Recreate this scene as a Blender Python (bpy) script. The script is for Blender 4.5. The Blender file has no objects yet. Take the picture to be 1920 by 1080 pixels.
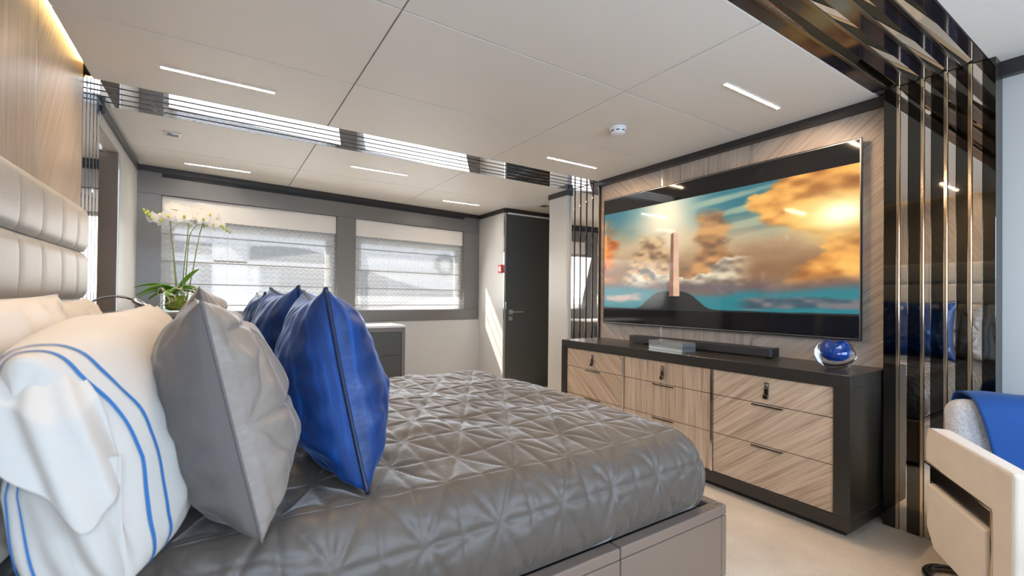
import bpy, bmesh, math, random
import numpy as np
from mathutils import Vector, Matrix, noise
PI = math.pi
S = bpy.context.scene
C = S.collection
random.seed(4)
RNG = np.random.default_rng(7)

# ---------------------------------------------------------------- camera
H = 1.15
cam_d = bpy.data.cameras.new('camera')
cam = bpy.data.objects.new('camera', cam_d); C.objects.link(cam)
RT = Vector((0.83846694, -0.54485505, 0.01030382)); UP = Vector((-0.013261, -0.00149766, 0.99991095)); FW = Vector((0.5447911, 0.83852891, 0.00848106))
cam.matrix_world = Matrix(((RT.x, UP.x, -FW.x, 0), (RT.y, UP.y, -FW.y, 0), (RT.z, UP.z, -FW.z, H), (0, 0, 0, 1)))
cam_d.sensor_width = 36; cam_d.lens = 846.91 / 1920 * 36; cam_d.shift_y = 12.53 / 1920
cam_d.clip_start = 0.02; cam_d.clip_end = 200
cam_d.dof.use_dof = True; cam_d.dof.focus_distance = 3.2; cam_d.dof.aperture_fstop = 3.5
S.camera = cam

# ---------------------------------------------------------------- world, sun, window daylight, exposure
S.view_settings.view_transform = 'Standard'; S.view_settings.look = 'None'
S.view_settings.gamma = 1; S.view_settings.exposure = 0.42; S.view_settings.use_curve_mapping = False
W = bpy.data.worlds.new('sky'); S.world = W; W.use_nodes = True
wn = W.node_tree.nodes; wl = W.node_tree.links
bg = wn['Background']; bg.inputs['Strength'].default_value = 1.0
tc = wn.new('ShaderNodeTexCoord'); sx = wn.new('ShaderNodeSeparateXYZ'); rp = wn.new('ShaderNodeValToRGB')
wl.new(tc.outputs['Generated'], sx.inputs[0]); wl.new(sx.outputs['Z'], rp.inputs[0]); wl.new(rp.outputs[0], bg.inputs['Color'])
rp.color_ramp.elements[0].position = 0.0; rp.color_ramp.elements[0].color = (.95, .97, 1, 1)
rp.color_ramp.elements[1].position = 0.9; rp.color_ramp.elements[1].color = (.55, .72, 1, 1)

def light(name, kind, loc, aim, energy, color, **kw):
    d = bpy.data.lights.new(name, kind); o = bpy.data.objects.new(name, d); C.objects.link(o)
    o.location = loc; o.rotation_euler = Vector(aim).to_track_quat('-Z', 'Y').to_euler()
    d.energy = energy; d.color = color
    for k, v in kw.items(): setattr(d, k, v)
    return o
light('sun', 'SUN', (0, 8, 8), (1, -.69, -1.033), 10.0, (1, .95, .86), angle=.012)
WA = Vector((-.59, 4.94, 0)); WT = Vector((3.484, .387, 0)).normalized(); WN = Vector((-WT.y, WT.x, 0))   # window wall: run, outward normal
WM = Matrix(((WT.x, WN.x, 0, WA.x), (WT.y, WN.y, 0, WA.y), (0, 0, 1, 0), (0, 0, 0, 1)))
# the cabin is mirror-symmetric about its centre line, so a like window wall lies behind the camera
MY = 4.10
MM = Matrix(((WT.x, WN.x, 0, WA.x), (-WT.y, -WN.y, 0, MY - WA.y), (0, 0, 1, 0), (0, 0, 0, 1)))
for s0, s1 in ((.2, 1.64), (1.91, 3.27)):
    p = WM @ Vector(((s0 + s1) / 2, -.03, 1.4))
    light('window_daylight', 'AREA', p, -WN + Vector((0, 0, -.35)), 8.5, (1, .99, .96), shape='RECTANGLE', size=s1 - s0, size_y=.78)
    p = MM @ Vector(((s0 + s1) / 2, .05, 1.4))
    light('window_daylight', 'AREA', p, (MM.to_3x3() @ Vector((0, -1, -.5))), 37, (.58, .765, 1), shape='RECTANGLE', size=s1 - s0, size_y=.78)
LED_STRENGTH = 340.0
COVE_STRENGTH = 26.0

# ---------------------------------------------------------------- materials
def nt(name):
    m = bpy.data.materials.new(name); m.use_nodes = True
    return m, m.node_tree.nodes, m.node_tree.links, m.node_tree.nodes['Principled BSDF']
def mat(name, col, rough=.5, metal=0, coat=0, sheen=0, bump=None, spec=None, var=None, trans=0, ior=None, sheen_tint=None):
    m, n, l, b = nt(name)
    b.inputs['Base Color'].default_value = (*col, 1); b.inputs['Roughness'].default_value = rough; b.inputs['Metallic'].default_value = metal
    b.inputs['Coat Weight'].default_value = coat; b.inputs['Coat Roughness'].default_value = .05
    b.inputs['Sheen Weight'].default_value = sheen
    if sheen_tint: b.inputs['Sheen Tint'].default_value = (*sheen_tint, 1)
    if sheen: b.inputs['Sheen Roughness'].default_value = .28
    b.inputs['Transmission Weight'].default_value = trans
    if ior: b.inputs['IOR'].default_value = ior
    if spec is not None: b.inputs['Specular IOR Level'].default_value = spec
    t = n.new('ShaderNodeTexCoord')
    if bump:
        sc, st, det = bump
        x = n.new('ShaderNodeTexNoise'); x.inputs['Scale'].default_value = sc; x.inputs['Detail'].default_value = det
        bp = n.new('ShaderNodeBump'); bp.inputs['Strength'].default_value = st; bp.inputs['Distance'].default_value = .01
        l.new(t.outputs['Object'], x.inputs['Vector']); l.new(x.outputs['Fac'], bp.inputs['Height']); l.new(bp.outputs[0], b.inputs['Normal'])
    if var:
        sc, amt = var
        x = n.new('ShaderNodeTexNoise'); x.inputs['Scale'].default_value = sc; x.inputs['Detail'].default_value = 4
        r = n.new('ShaderNodeMix'); r.data_type = 'RGBA'
        r.inputs[6].default_value = (*[c * (1 - amt) for c in col], 1); r.inputs[7].default_value = (*[min(1, c * (1 + amt)) for c in col], 1)
        l.new(t.outputs['Object'], x.inputs['Vector']); l.new(x.outputs['Fac'], r.inputs[0]); l.new(r.outputs[2], b.inputs['Base Color'])
    return m
def veneer(name, axis_angle, dark=(.31, .215, .145), mid=(.53, .395, .28), lite=(.68, .53, .395)):
    """open-grained wood veneer on an x = const face; the grain runs at axis_angle from the vertical in the y-z plane"""
    m, n, l, b = nt(name)
    t = n.new('ShaderNodeTexCoord'); mp = n.new('ShaderNodeMapping'); mp.vector_type = 'POINT'
    mp.inputs['Rotation'].default_value = (axis_angle, 0, 0)
    l.new(t.outputs['Object'], mp.inputs['Vector'])
    m2 = n.new('ShaderNodeMapping'); m2.inputs['Scale'].default_value = (3, 150, 3.2); l.new(mp.outputs[0], m2.inputs['Vector'])
    x = n.new('ShaderNodeTexNoise'); x.inputs['Scale'].default_value = 1; x.inputs['Detail'].default_value = 5; x.inputs['Roughness'].default_value = .6
    l.new(m2.outputs[0], x.inputs['Vector'])
    m3 = n.new('ShaderNodeMapping'); m3.inputs['Scale'].default_value = (2, 38, 1.6); l.new(mp.outputs[0], m3.inputs['Vector'])
    y = n.new('ShaderNodeTexNoise'); y.inputs['Scale'].default_value = 1; y.inputs['Detail'].default_value = 2; l.new(m3.outputs[0], y.inputs['Vector'])
    a = n.new('ShaderNodeMath'); a.operation = 'MULTIPLY_ADD'; a.inputs[1].default_value = .6
    k = n.new('ShaderNodeMath'); k.operation = 'MULTIPLY'; k.inputs[1].default_value = .4
    l.new(y.outputs['Fac'], k.inputs[0]); l.new(x.outputs['Fac'], a.inputs[0]); l.new(k.outputs[0], a.inputs[2])
    r = n.new('ShaderNodeValToRGB'); e = r.color_ramp.elements
    e[0].position = .34; e[0].color = (*dark, 1); e[1].position = .66; e[1].color = (*lite, 1)
    q = e.new(.5); q.color = (*mid, 1)
    l.new(a.outputs[0], r.inputs[0]); l.new(r.outputs[0], b.inputs['Base Color'])
    b.inputs['Roughness'].default_value = .36; b.inputs['Specular IOR Level'].default_value = .45
    bp = n.new('ShaderNodeBump'); bp.inputs['Strength'].default_value = .12; bp.inputs['Distance'].default_value = .004
    l.new(x.outputs['Fac'], bp.inputs['Height']); l.new(bp.outputs[0], b.inputs['Normal'])
    return m
def emit(name, col, st):
    m, n, l, b = nt(name)
    b.inputs['Base Color'].default_value = (.8, .8, .8, 1); b.inputs['Emission Color'].default_value = (*col, 1); b.inputs['Emission Strength'].default_value = st
    return m
def window_glass(name, tint=(1, 1, 1)):
    m, n, l, b = nt(name)
    n.remove(b); o = n['Material Output']
    tr = n.new('ShaderNodeBsdfTransparent'); tr.inputs[0].default_value = (*tint, 1)
    gl = n.new('ShaderNodeBsdfGlossy'); gl.inputs['Roughness'].default_value = .01
    fr = n.new('ShaderNodeFresnel'); fr.inputs[0].default_value = 1.45
    ge = n.new('ShaderNodeNewGeometry'); ou = n.new('ShaderNodeMath'); ou.operation = 'SUBTRACT'; ou.inputs[0].default_value = 1; l.new(ge.outputs['Backfacing'], ou.inputs[1])
    mu = n.new('ShaderNodeMath'); mu.operation = 'MULTIPLY'; l.new(fr.outputs[0], mu.inputs[0]); l.new(ou.outputs[0], mu.inputs[1])
    mx = n.new('ShaderNodeMixShader'); l.new(mu.outputs[0], mx.inputs[0]); l.new(tr.outputs[0], mx.inputs[1]); l.new(gl.outputs[0], mx.inputs[2]); l.new(mx.outputs[0], o.inputs[0])
    return m
def sheer(name):
    """sheer roman-blind cloth: woven zigzags let less light straight through than the ground of the cloth"""
    m, n, l, b = nt(name); n.remove(b); o = n['Material Output']
    t = n.new('ShaderNodeTexCoord'); s = n.new('ShaderNodeSeparateXYZ'); l.new(t.outputs['Object'], s.inputs[0])
    def M(op, a, bb=None, c=None):
        k = n.new('ShaderNodeMath'); k.operation = op
        for i, v in enumerate((a, bb, c)):
            if v is None: continue
            if isinstance(v, (int, float)): k.inputs[i].default_value = v
            else: l.new(v, k.inputs[i])
        return k.outputs[0]
    zig = M('PINGPONG', s.outputs['X'], .028)
    h = M('ADD', s.outputs['Z'], M('MULTIPLY', zig, .9))
    w = M('PINGPONG', h, .024)
    band = M('GREATER_THAN', w, .0135)
    fac = M('MULTIPLY_ADD', band, .20, .38)
    tr = n.new('ShaderNodeBsdfTransparent'); df = n.new('ShaderNodeBsdfDiffuse'); tl = n.new('ShaderNodeBsdfTranslucent')
    df.inputs[0].default_value = (.86, .84, .80, 1); tl.inputs[0].default_value = (.46, .455, .445, 1)
    c = n.new('ShaderNodeMixShader'); c.inputs[0].default_value = .5; l.new(df.outputs[0], c.inputs[1]); l.new(tl.outputs[0], c.inputs[2])
    mx = n.new('ShaderNodeMixShader'); l.new(fac, mx.inputs[0]); l.new(tr.outputs[0], mx.inputs[1]); l.new(c.outputs[0], mx.inputs[2]); l.new(mx.outputs[0], o.inputs[0])
    return m

M_CEIL = mat('ceiling_leather', (.76, .718, .66), .5, bump=(900, .08, 2))
M_GAP = mat('shadow_gap', (.20, .18, .16), .7)
M_WHITE = mat('white_lacquer_panel', (.57, .552, .518), .32)
M_CREAM = mat('cream_reveal', (.80, .74, .66), .5)
M_GREY = mat('grey_lacquer', (.17, .16, .15), .30, var=(2.2, .06))
M_CROWN = mat('dark_crown', (.024, .021, .020), .32)
M_SLIT = mat('black_slit', (.012, .012, .013), .6)
M_DOOR = mat('charcoal_door', (.068, .072, .07), .36)
M_BROWN = mat('brown_jamb', (.155, .115, .082), .35, var=(1.5, .08))
M_MIRROR = mat('bronze_mirror', (.78, .73, .67), .015, metal=1)
M_CLEAR_MIRROR = mat('clear_mirror', (.80, .82, .86), .015, metal=1)
M_LACQ = mat('black_gloss_glass', (.085, .082, .072), .03, metal=1)
M_PURE = mat('black_gloss_strip', (.02, .017, .022), .08)
M_BEAD = mat('bronze_bead', (.70, .55, .38), .12, metal=1)
M_CHROME = mat('chrome', (.72, .72, .74), .12, metal=1)
M_NICKEL = mat('satin_nickel', (.60, .58, .56), .32, metal=1)
M_DARKMET = mat('dark_nickel', (.16, .15, .14), .25, metal=1)
M_V0 = veneer('veneer_vertical', 0); M_VR = veneer('veneer_rising', math.radians(-52)); M_VL = veneer('veneer_falling', math.radians(50))
WK = dict(dark=(.27, .21, .17), mid=(.44, .36, .295), lite=(.57, .48, .40))
M_W0 = veneer('veneer_wall_vertical', 0, **WK); M_WR = veneer('veneer_wall_rising', math.radians(-52), **WK); M_WL = veneer('veneer_wall_falling', math.radians(50), **WK)
DK = dict(dark=(.25, .195, .15), mid=(.335, .275, .22), lite=(.39, .33, .27))
M_H0 = veneer('veneer_headboard_vertical', 0, **DK); M_HR = veneer('veneer_headboard_slanted', math.radians(30), **DK)
M_BLACKWOOD = mat('black_stained_oak', (.028, .0245, .021), .30, bump=(300, .05, 2))
M_LEATHER = mat('cream_leather', (.365, .345, .318), .42, bump=(140, .10, 3))
M_SUEDE = mat('beige_suede', (.68, .585, .485), .85, sheen=.4, var=(9, .10), bump=(220, .12, 3))
M_TWEED = mat('grey_tweed', (.62, .62, .65), .9, bump=(160, .9, 2), var=(170, .55))
M_THROW = mat('blue_throw', (.0, .048, .205), .8, sheen=.08, bump=(500, .12, 2))
M_BLUE = mat('blue_silk', (.005, .038, .16), .38, sheen=.5, sheen_tint=(.25, .45, 1), var=(7, .5), bump=(60, .10, 4))
def slub(m):
    n, l = m.node_tree.nodes, m.node_tree.links; b = n['Principled BSDF']
    t = n.new('ShaderNodeTexCoord'); mp = n.new('ShaderNodeMapping'); mp.inputs['Scale'].default_value = (26, 42, 1.1); l.new(t.outputs['Object'], mp.inputs[0])
    x = n.new('ShaderNodeTexNoise'); x.inputs['Scale'].default_value = 1; x.inputs['Detail'].default_value = 3; l.new(mp.outputs[0], x.inputs['Vector'])
    r = n.new('ShaderNodeValToRGB'); e = r.color_ramp.elements; e[0].position = .42; e[0].color = (.004, .028, .12, 1); e[1].position = .80; e[1].color = (.008, .13, .50, 1)
    q = e.new(.60); q.color = (.005, .045, .20, 1)
    l.new(x.outputs['Fac'], r.inputs[0]); l.new(r.outputs[0], b.inputs['Base Color'])
slub(M_BLUE)
M_BLUEPIPE = mat('navy_piping', (.006, .016, .055), .4)
M_BLUEHI = mat('bright_blue_thread', (.01, .13, .52), .4)
M_LINEN = mat('white_cotton', (.57, .535, .49), .8, sheen=.15, bump=(26, .18, 3))
M_STRIPE = mat("blue_border", (.025, .15, .42), .6)
def velvet(name, col, r=.42):
    return mat(name, col, r, sheen=.6, sheen_tint=(.95, .90, .86), bump=(55, .16, 4), var=(5, .08))
M_VELVET = velvet('taupe_velvet', (.098, .079, .064), .50)
M_VELVET.node_tree.nodes['Principled BSDF'].inputs['Specular IOR Level'].default_value = .55; M_VELVET.node_tree.nodes['Principled BSDF'].inputs['Sheen Weight'].default_value = .85
M_GVEL = velvet('grey_velvet', (.25, .212, .182), .36)
M_GSAT = mat('grey_satin', (.125, .112, .106), .36, sheen=.2, bump=(30, .2, 4))
M_BEDLEA = mat('taupe_bed_lacquer', (.26, .20, .16), .33, metal=.35)
M_DARKGAP = mat('dark_fabric', (.05, .052, .06), .9)
M_SCREEN_BLACK = mat('black_plastic', (.012, .012, .014), .32)
M_SB = mat('soundbar_cloth', (.022, .022, .025), .5)
M_GLASS = window_glass('window_glass')
M_SHEER = sheer('sheer_zigzag')
M_BATTEN = mat('blind_batten', (.34, .32, .31), .6)
M_WINFRAME = mat('white_window_frame', (.82, .84, .84), .35)
M_LED = emit('led_diffuser', (1, .72, .46), LED_STRENGTH)
M_LED2 = emit('led_diffuser_cool', (1, .93, .82), LED_STRENGTH * .4)
M_COVE = emit('led_cove', (1, .66, .26), COVE_STRENGTH)
M_RED = mat('red_plastic', (.62, .03, .035), .4)
M_PLASTIC = mat('white_plastic', (.82, .82, .82), .4)
M_LEAF = mat('orchid_leaf', (.16, .36, .03), .38, var=(16, .25))
M_STEM = mat('orchid_stem', (.20, .24, .08), .5)
M_PETAL = mat('white_petal', (.80, .78, .72), .6)
M_LIP = mat('yellow_lip', (.62, .60, .06), .6)
M_BUD = mat('green_bud', (.52, .60, .14), .6)
M_ROOT = mat('pale_root', (.66, .60, .42), .7)
M_MOSS = mat('moss', (.24, .27, .03), .95, var=(40, .6), bump=(90, 1, 4))
M_BOAT = mat('white_gelcoat', (.86, .87, .88), .3)
M_BOATGLASS = mat('grey_boat_glass', (.30, .33, .35), .15)
M_RING = mat('grey_rope', (.35, .36, .37), .7)
M_TEAK = mat('pale_deck', (.55, .52, .47), .7)
M_SEA = mat('sea', (.16, .24, .28), .15, bump=(1.5, .5, 3))

def carpet():
    m, n, l, b = nt('beige_carpet')
    t = n.new('ShaderNodeTexCoord')
    x = n.new('ShaderNodeTexNoise'); x.inputs['Scale'].default_value = 190; x.inputs['Detail'].default_value = 4
    y = n.new('ShaderNodeTexNoise'); y.inputs['Scale'].default_value = 5; y.inputs['Detail'].default_value = 3
    l.new(t.outputs['Object'], x.inputs['Vector']); l.new(t.outputs['Object'], y.inputs['Vector'])
    a = n.new('ShaderNodeMath'); a.operation = 'MULTIPLY_ADD'; a.inputs[1].default_value = .6; l.new(x.outputs['Fac'], a.inputs[0])
    k = n.new('ShaderNodeMath'); k.operation = 'MULTIPLY'; k.inputs[1].default_value = .4; l.new(y.outputs['Fac'], k.inputs[0]); l.new(k.outputs[0], a.inputs[2])
    r = n.new('ShaderNodeValToRGB'); e = r.color_ramp.elements
    e[0].position = .3; e[0].color = (.64, .50, .36, 1); e[1].position = .65; e[1].color = (.90, .76, .59, 1)
    l.new(a.outputs[0], r.inputs[0]); l.new(r.outputs[0], b.inputs['Base Color'])
    b.inputs['Roughness'].default_value = .95; b.inputs['Sheen Weight'].default_value = .2
    bp = n.new('ShaderNodeBump'); bp.inputs['Strength'].default_value = .9; bp.inputs['Distance'].default_value = .012
    l.new(x.outputs['Fac'], bp.inputs['Height']); l.new(bp.outputs[0], b.inputs['Normal'])
    return m
M_CARPET = carpet()

# ---------------------------------------------------------------- builders
def wmat(o):
    return (wmat(o.parent) @ o.matrix_basis) if o.parent else o.matrix_basis.copy()
def tag(o, label, cat, group=None, kind=None):
    if label: o['label'] = label
    if cat: o['category'] = cat
    if group: o['group'] = group
    if kind: o['kind'] = kind
    return o
def thing(name, label, cat, loc=(0, 0, 0), rz=0, group=None):
    o = bpy.data.objects.new(name, None); C.objects.link(o); o.empty_display_size = .05
    o.location = loc; o.rotation_euler = (0, 0, rz)
    return tag(o, label, cat, group)
def obj(name, bm, m, parent=None, smooth=False, local=False, xf=None, mats=None):
    me = bpy.data.meshes.new(name)
    if isinstance(bm, bmesh.types.BMesh):
        bmesh.ops.recalc_face_normals(bm, faces=bm.faces); bm.to_mesh(me); bm.free()
    else:
        me.from_pydata(*bm)
    if xf is not None:
        me.transform(xf)
        if xf.determinant() < 0: me.flip_normals()
    for q in (mats or [m]): me.materials.append(q)
    if smooth: me.polygons.foreach_set('use_smooth', [True] * len(me.polygons))
    o = bpy.data.objects.new(name, me); C.objects.link(o)
    if parent is not None:
        o.parent = parent
        if not local: me.transform(wmat(parent).inverted())
    return o
def box(lo, hi, bev=0, bm=None, seg=1):
    t = bmesh.new(); bmesh.ops.create_cube(t, size=1)
    lo, hi = Vector(lo), Vector(hi)
    for v in t.verts: v.co = Vector([(lo[i] + hi[i]) / 2 + v.co[i] * abs(hi[i] - lo[i]) for i in range(3)])
    if bev: bmesh.ops.bevel(t, geom=list(t.edges), offset=bev, segments=seg, affect='EDGES', profile=.5)
    return join(bm, t)
def join(bm, t):
    if bm is None: return t
    me = bpy.data.meshes.new('tmp'); t.to_mesh(me); t.free(); bm.from_mesh(me); bpy.data.meshes.remove(me); return bm
def tube(pts, r, seg=8, bm=None, closed=False, cap=True):
    bm = bm or bmesh.new(); pts = [Vector(p) for p in pts]; n = len(pts); rings = []
    rr = r if hasattr(r, '__len__') else [r] * n
    prev = None
    for i, p in enumerate(pts):
        if closed: d = pts[(i + 1) % n] - pts[i - 1]
        else: d = pts[min(i + 1, n - 1)] - pts[max(i - 1, 0)]
        d.normalize()
        if prev is None:
            u = d.orthogonal().normalized()
        else:
            u = (prev - d * prev.dot(d)); u = u.normalized() if u.length > 1e-6 else d.orthogonal().normalized()
        prev = u; w = d.cross(u)
        rings.append([bm.verts.new(p + (u * math.cos(a) + w * math.sin(a)) * rr[i]) for a in [2 * PI * k / seg for k in range(seg)]])
    for i in range(n if closed else n - 1):
        A, B = rings[i], rings[(i + 1) % n]
        for k in range(seg): bm.faces.new((A[k], A[(k + 1) % seg], B[(k + 1) % seg], B[k]))
    if cap and not closed: bm.faces.new(rings[0][::-1]); bm.faces.new(rings[-1])
    return bm
def lathe(prof, c=(0, 0, 0), seg=32, bm=None):
    bm = bm or bmesh.new(); c = Vector(c); rings = []
    for r, z in prof:
        if r < 1e-6: rings.append([bm.verts.new(c + Vector((0, 0, z)))])
        else: rings.append([bm.verts.new(c + Vector((r * math.cos(2 * PI * k / seg), r * math.sin(2 * PI * k / seg), z))) for k in range(seg)])
    for A, B in zip(rings, rings[1:]):
        if len(A) == 1 and len(B) == 1: continue
        for k in range(seg):
            j = (k + 1) % seg
            if len(A) == 1: bm.faces.new((A[0], B[j], B[k]))
            elif len(B) == 1: bm.faces.new((A[k], A[j], B[0]))
            else: bm.faces.new((A[k], A[j], B[j], B[k]))
    return bm
def prism(poly, axis, a, b, bev=0, bm=None, seg=2):
    """polygon in the plane normal to axis (0,1,2), extruded from a to b"""
    t = bmesh.new(); ix = [i for i in range(3) if i != axis]
    def P(p, h):
        v = [0, 0, 0]; v[ix[0]], v[ix[1]] = p; v[axis] = h; return v
    A = [t.verts.new(P(p, a)) for p in poly]; B = [t.verts.new(P(p, b)) for p in poly]; n = len(poly)
    t.faces.new(A); t.faces.new(B[::-1])
    for i in range(n): t.faces.new((A[i], B[i], B[(i + 1) % n], A[(i + 1) % n]))
    if bev: bmesh.ops.bevel(t, geom=list(t.edges), offset=bev, segments=seg, affect='EDGES', profile=.5)
    return join(bm, t)
def struct(name, bm, m, **k):
    o = obj(name, bm, m, **k); o['kind'] = 'structure'; return o
def gridmesh(P):
    """P: (n, m, 3) array -> from_pydata triple"""
    n, m = P.shape[:2]
    idx = np.arange(n * m).reshape(n, m)
    f = np.stack([idx[:-1, :-1], idx[1:, :-1], idx[1:, 1:], idx[:-1, 1:]], -1).reshape(-1, 4)
    return (P.reshape(-1, 3).tolist(), [], f.tolist())
def npnoise(n, m, cells, seed=0):
    r = np.random.default_rng(seed); g = r.random((cells + 2, cells + 2))
    y = np.linspace(0, cells, n); x = np.linspace(0, cells, m)
    yi = y.astype(int); xi = x.astype(int); fy = y - yi; fx = x - xi
    fy = (fy * fy * (3 - 2 * fy))[:, None]; fx = (fx * fx * (3 - 2 * fx))[None]
    a = g[yi][:, xi]; b = g[yi][:, xi + 1]; c = g[yi + 1][:, xi]; d = g[yi + 1][:, xi + 1]
    return (a * (1 - fx) + b * fx) * (1 - fy) + (c * (1 - fx) + d * fx) * fy

# ---------------------------------------------------------------- the setting
ZC = 2.258; XL = -.59; XR = 3.02
BY0, BY1 = .54, .962          # camera-side beam
FY0, FY1 = 3.115, 3.53        # window-side beam
def wy(x): return 4.94 + (x + .59) * .387 / 3.484
struct('floor', box((-1.0, -1.6, -.06), (3.9, 5.7, 0)), M_CARPET)
# ceiling: backing slab with the panels below it as pieces
ceil = struct('ceiling', box((-.552, -1.6, ZC + .012), (3.9, 5.6, ZC + .08)), M_GAP)
struct('ceiling_edge', box((-.66, -1.6, 2.338), (-.54, 5.3, 2.36)), M_GAP)
G = .003
def cpanel(x0, x1, y0, y1):
    obj('ceiling_panel', box((x0 + G, y0 + G, ZC), (x1 - G, y1 - G, ZC + .0118), .0012), M_CEIL, ceil)
for x0, x1 in ((-.560, .58), (.58, 1.80), (1.80, XR + .01)):
    for y0, y1 in ((BY1, 1.69), (1.69, 2.42), (2.42, FY0)): cpanel(x0, x1, y0, y1)
    cpanel(x0, x1, FY1, 4.33)
    obj('ceiling_panel', prism([(x0 + G, 4.33 + G), (x1 - G, 4.33 + G), (x1 - G, wy(x1) - .004), (x0 + G, wy(x0) - .004)], 2, ZC, ZC + .0118), M_CEIL, ceil)
    obj('ceiling_panel', prism([(x0 + G, MY - wy(x0) + .004), (x1 - G, MY - wy(x1) + .004), (x1 - G, BY0 - G), (x0 + G, BY0 - G)], 2, ZC, ZC + .0118), M_CEIL, ceil)
cpanel(XR + .012, 3.85, 3.70, 4.80)

# headboard wall (left): veneer panels split by bright metal strips, pillars, doorway, white end panel
wl_ = struct('wall_left', box((-.66, -1.2, 0), (-.612, 3.53, 2.33)), M_GAP)
for y0, y1, m in ((BY1, 1.68, M_HR), (1.68, 2.42, M_H0), (2.42, 3.108, M_HR)):
    obj('veneer_panel', box((-.612, y0 + .006, 0), (XL, y1 - .006, 2.325), .001), m, wl_)
for y in (1.68, 2.42): obj('metal_strip', box((-.612, y - .006, 0), (XL - .0008, y + .006, 2.325)), M_NICKEL, wl_)
obj('white_panel', box((-.612, -1.05, 0), (XL, BY0, 2.2)), M_WHITE, wl_)
cove = struct('trim_1', box((-.611, BY1 + .02, 2.326), (-.575, FY0 - .02, 2.334)), M_COVE)
# jamb, doorway and end panel
struct('wall_left_end', box((-.66, 4.115, 0), (XL, 5.02, 2.215)), M_WHITE)
struct('wall_left_header', box((-.66, 3.505, 2.13), (XL, 4.115, 2.215)), M_WHITE)
d1 = struct('door_1', box((-.80, 3.50, 0), (-.76, 4.16, 2.13), .003), M_BROWN)
obj('jamb', box((-.76, 4.098, 0), (-.66, 4.16, 2.13)), M_BROWN, d1)
obj('jamb_lining', box((-.76, 4.092, 0), (-.705, 4.098, 2.13), .002), M_BROWN, d1)
obj('jamb_lining', box((-.695, 4.092, 0), (-.595, 4.098, 2.13), .002), M_BROWN, d1)
obj('metal_edge', box((-.594, 4.105, 0), (-.586, 4.116, 2.13)), M_CHROME, d1)
obj('closer_arm', tube([(-.72, 4.05, 2.10), (-.68, 3.86, 2.095), (-.64, 3.72, 2.105)], .009, 8), M_NICKEL, d1)
obj('closer_bracket', box((-.70, 3.98, 2.105), (-.655, 4.06, 2.13), .003), M_NICKEL, d1)

# crowns round the room
crown = struct('trim_2', box((2.968, BY1 - .03, 2.212), (XR + .02, FY0, 2.2575)), M_CROWN)
struct('trim_3', box((-.60, FY1 - .01, 2.205), (-.572, 4.95, 2.2575)), M_CROWN)
struct('trim_4', box((0, -.02, 2.21), (3.53, .012, 2.2575)), M_CROWN, xf=WM)
struct('trim_5', box((2.915, 4.675, 2.205), (2.955, 5.33, 2.2575)), M_CROWN)
struct('trim_6', box((2.95, 4.67, 2.212), (3.80, 4.71, 2.2575)), M_CROWN)
struct('trim_7', box((2.945, FY1, 2.205), (2.985, 3.84, 2.2575)), M_CROWN)
struct('trim_8', box((2.99, -1.3, 2.19), (3.05, BY0 - .02, 2.2575)), M_CROWN)

# TV wall (right)
wr = struct('wall_right', box((XR + .02, .50, 0), (XR + .10, 3.70, 2.27)), M_GAP)
for y0, y1, m in ((.90, 1.68, M_WR), (1.68, 2.42, M_W0), (2.42, 3.15, M_WL)):
    obj('veneer_panel', box((XR, y0 + .008, 0), (XR + .0199, y1 - .008, 2.212), .001), m, wr)
for y in (1.68, 2.42): obj('metal_strip', box((XR + .0008, y - .0078, 0), (XR + .0199, y + .0078, 2.212)), M_NICKEL, wr)
struct('wall_right_near', box((3.03, -1.35, 0), (3.10, .515, 2.258)), M_WHITE)
struct('wall_right_return', box((2.954, FY1 + .005, 0), (3.05, 3.83, 2.205), .002), M_WHITE)
struct('wall_corridor_side', box((3.05, 3.70, 0), (3.9, 3.80, 2.258)), M_WHITE)
struct('wall_corridor_end', box((3.80, 3.80, 0), (3.9, 5.4, 2.258)), M_WHITE)
struct('wall_box', box((2.93, 4.712, 0), (2.985, 5.36, 2.205)), M_WHITE)
d2 = struct('door_2', box((2.962, 4.69, .01), (3.78, 4.735, 2.185), .002), M_DOOR)
obj('jamb', box((2.93, 4.69, 0), (2.958, 4.7115, 2.205), .002), M_CHROME, d2)
obj('closer_rail', box((2.965, 4.672, 2.188), (3.60, 4.689, 2.208), .002), M_PLASTIC, d2)
obj('head_jamb', box((2.962, 4.69, 2.187), (3.78, 4.735, 2.2115)), M_CROWN, d2)
ha = obj('door_handle', box((2.998, 4.674, .955), (3.055, 4.69, 1.012), .003), M_NICKEL, d2)
obj('lever', tube([(3.03, 4.674, .985), (3.03, 4.645, .985), (3.06, 4.640, .985), (3.18, 4.640, .985)], .009, 10), M_NICKEL, ha)
obj('lock_rose', box((2.998, 4.678, .878), (3.052, 4.69, .928), .003), M_NICKEL, d2)
obj('hinge', box((2.953, 4.684, 1.02), (2.966, 4.6905, 1.11), .001), M_CHROME, d2)

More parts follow.
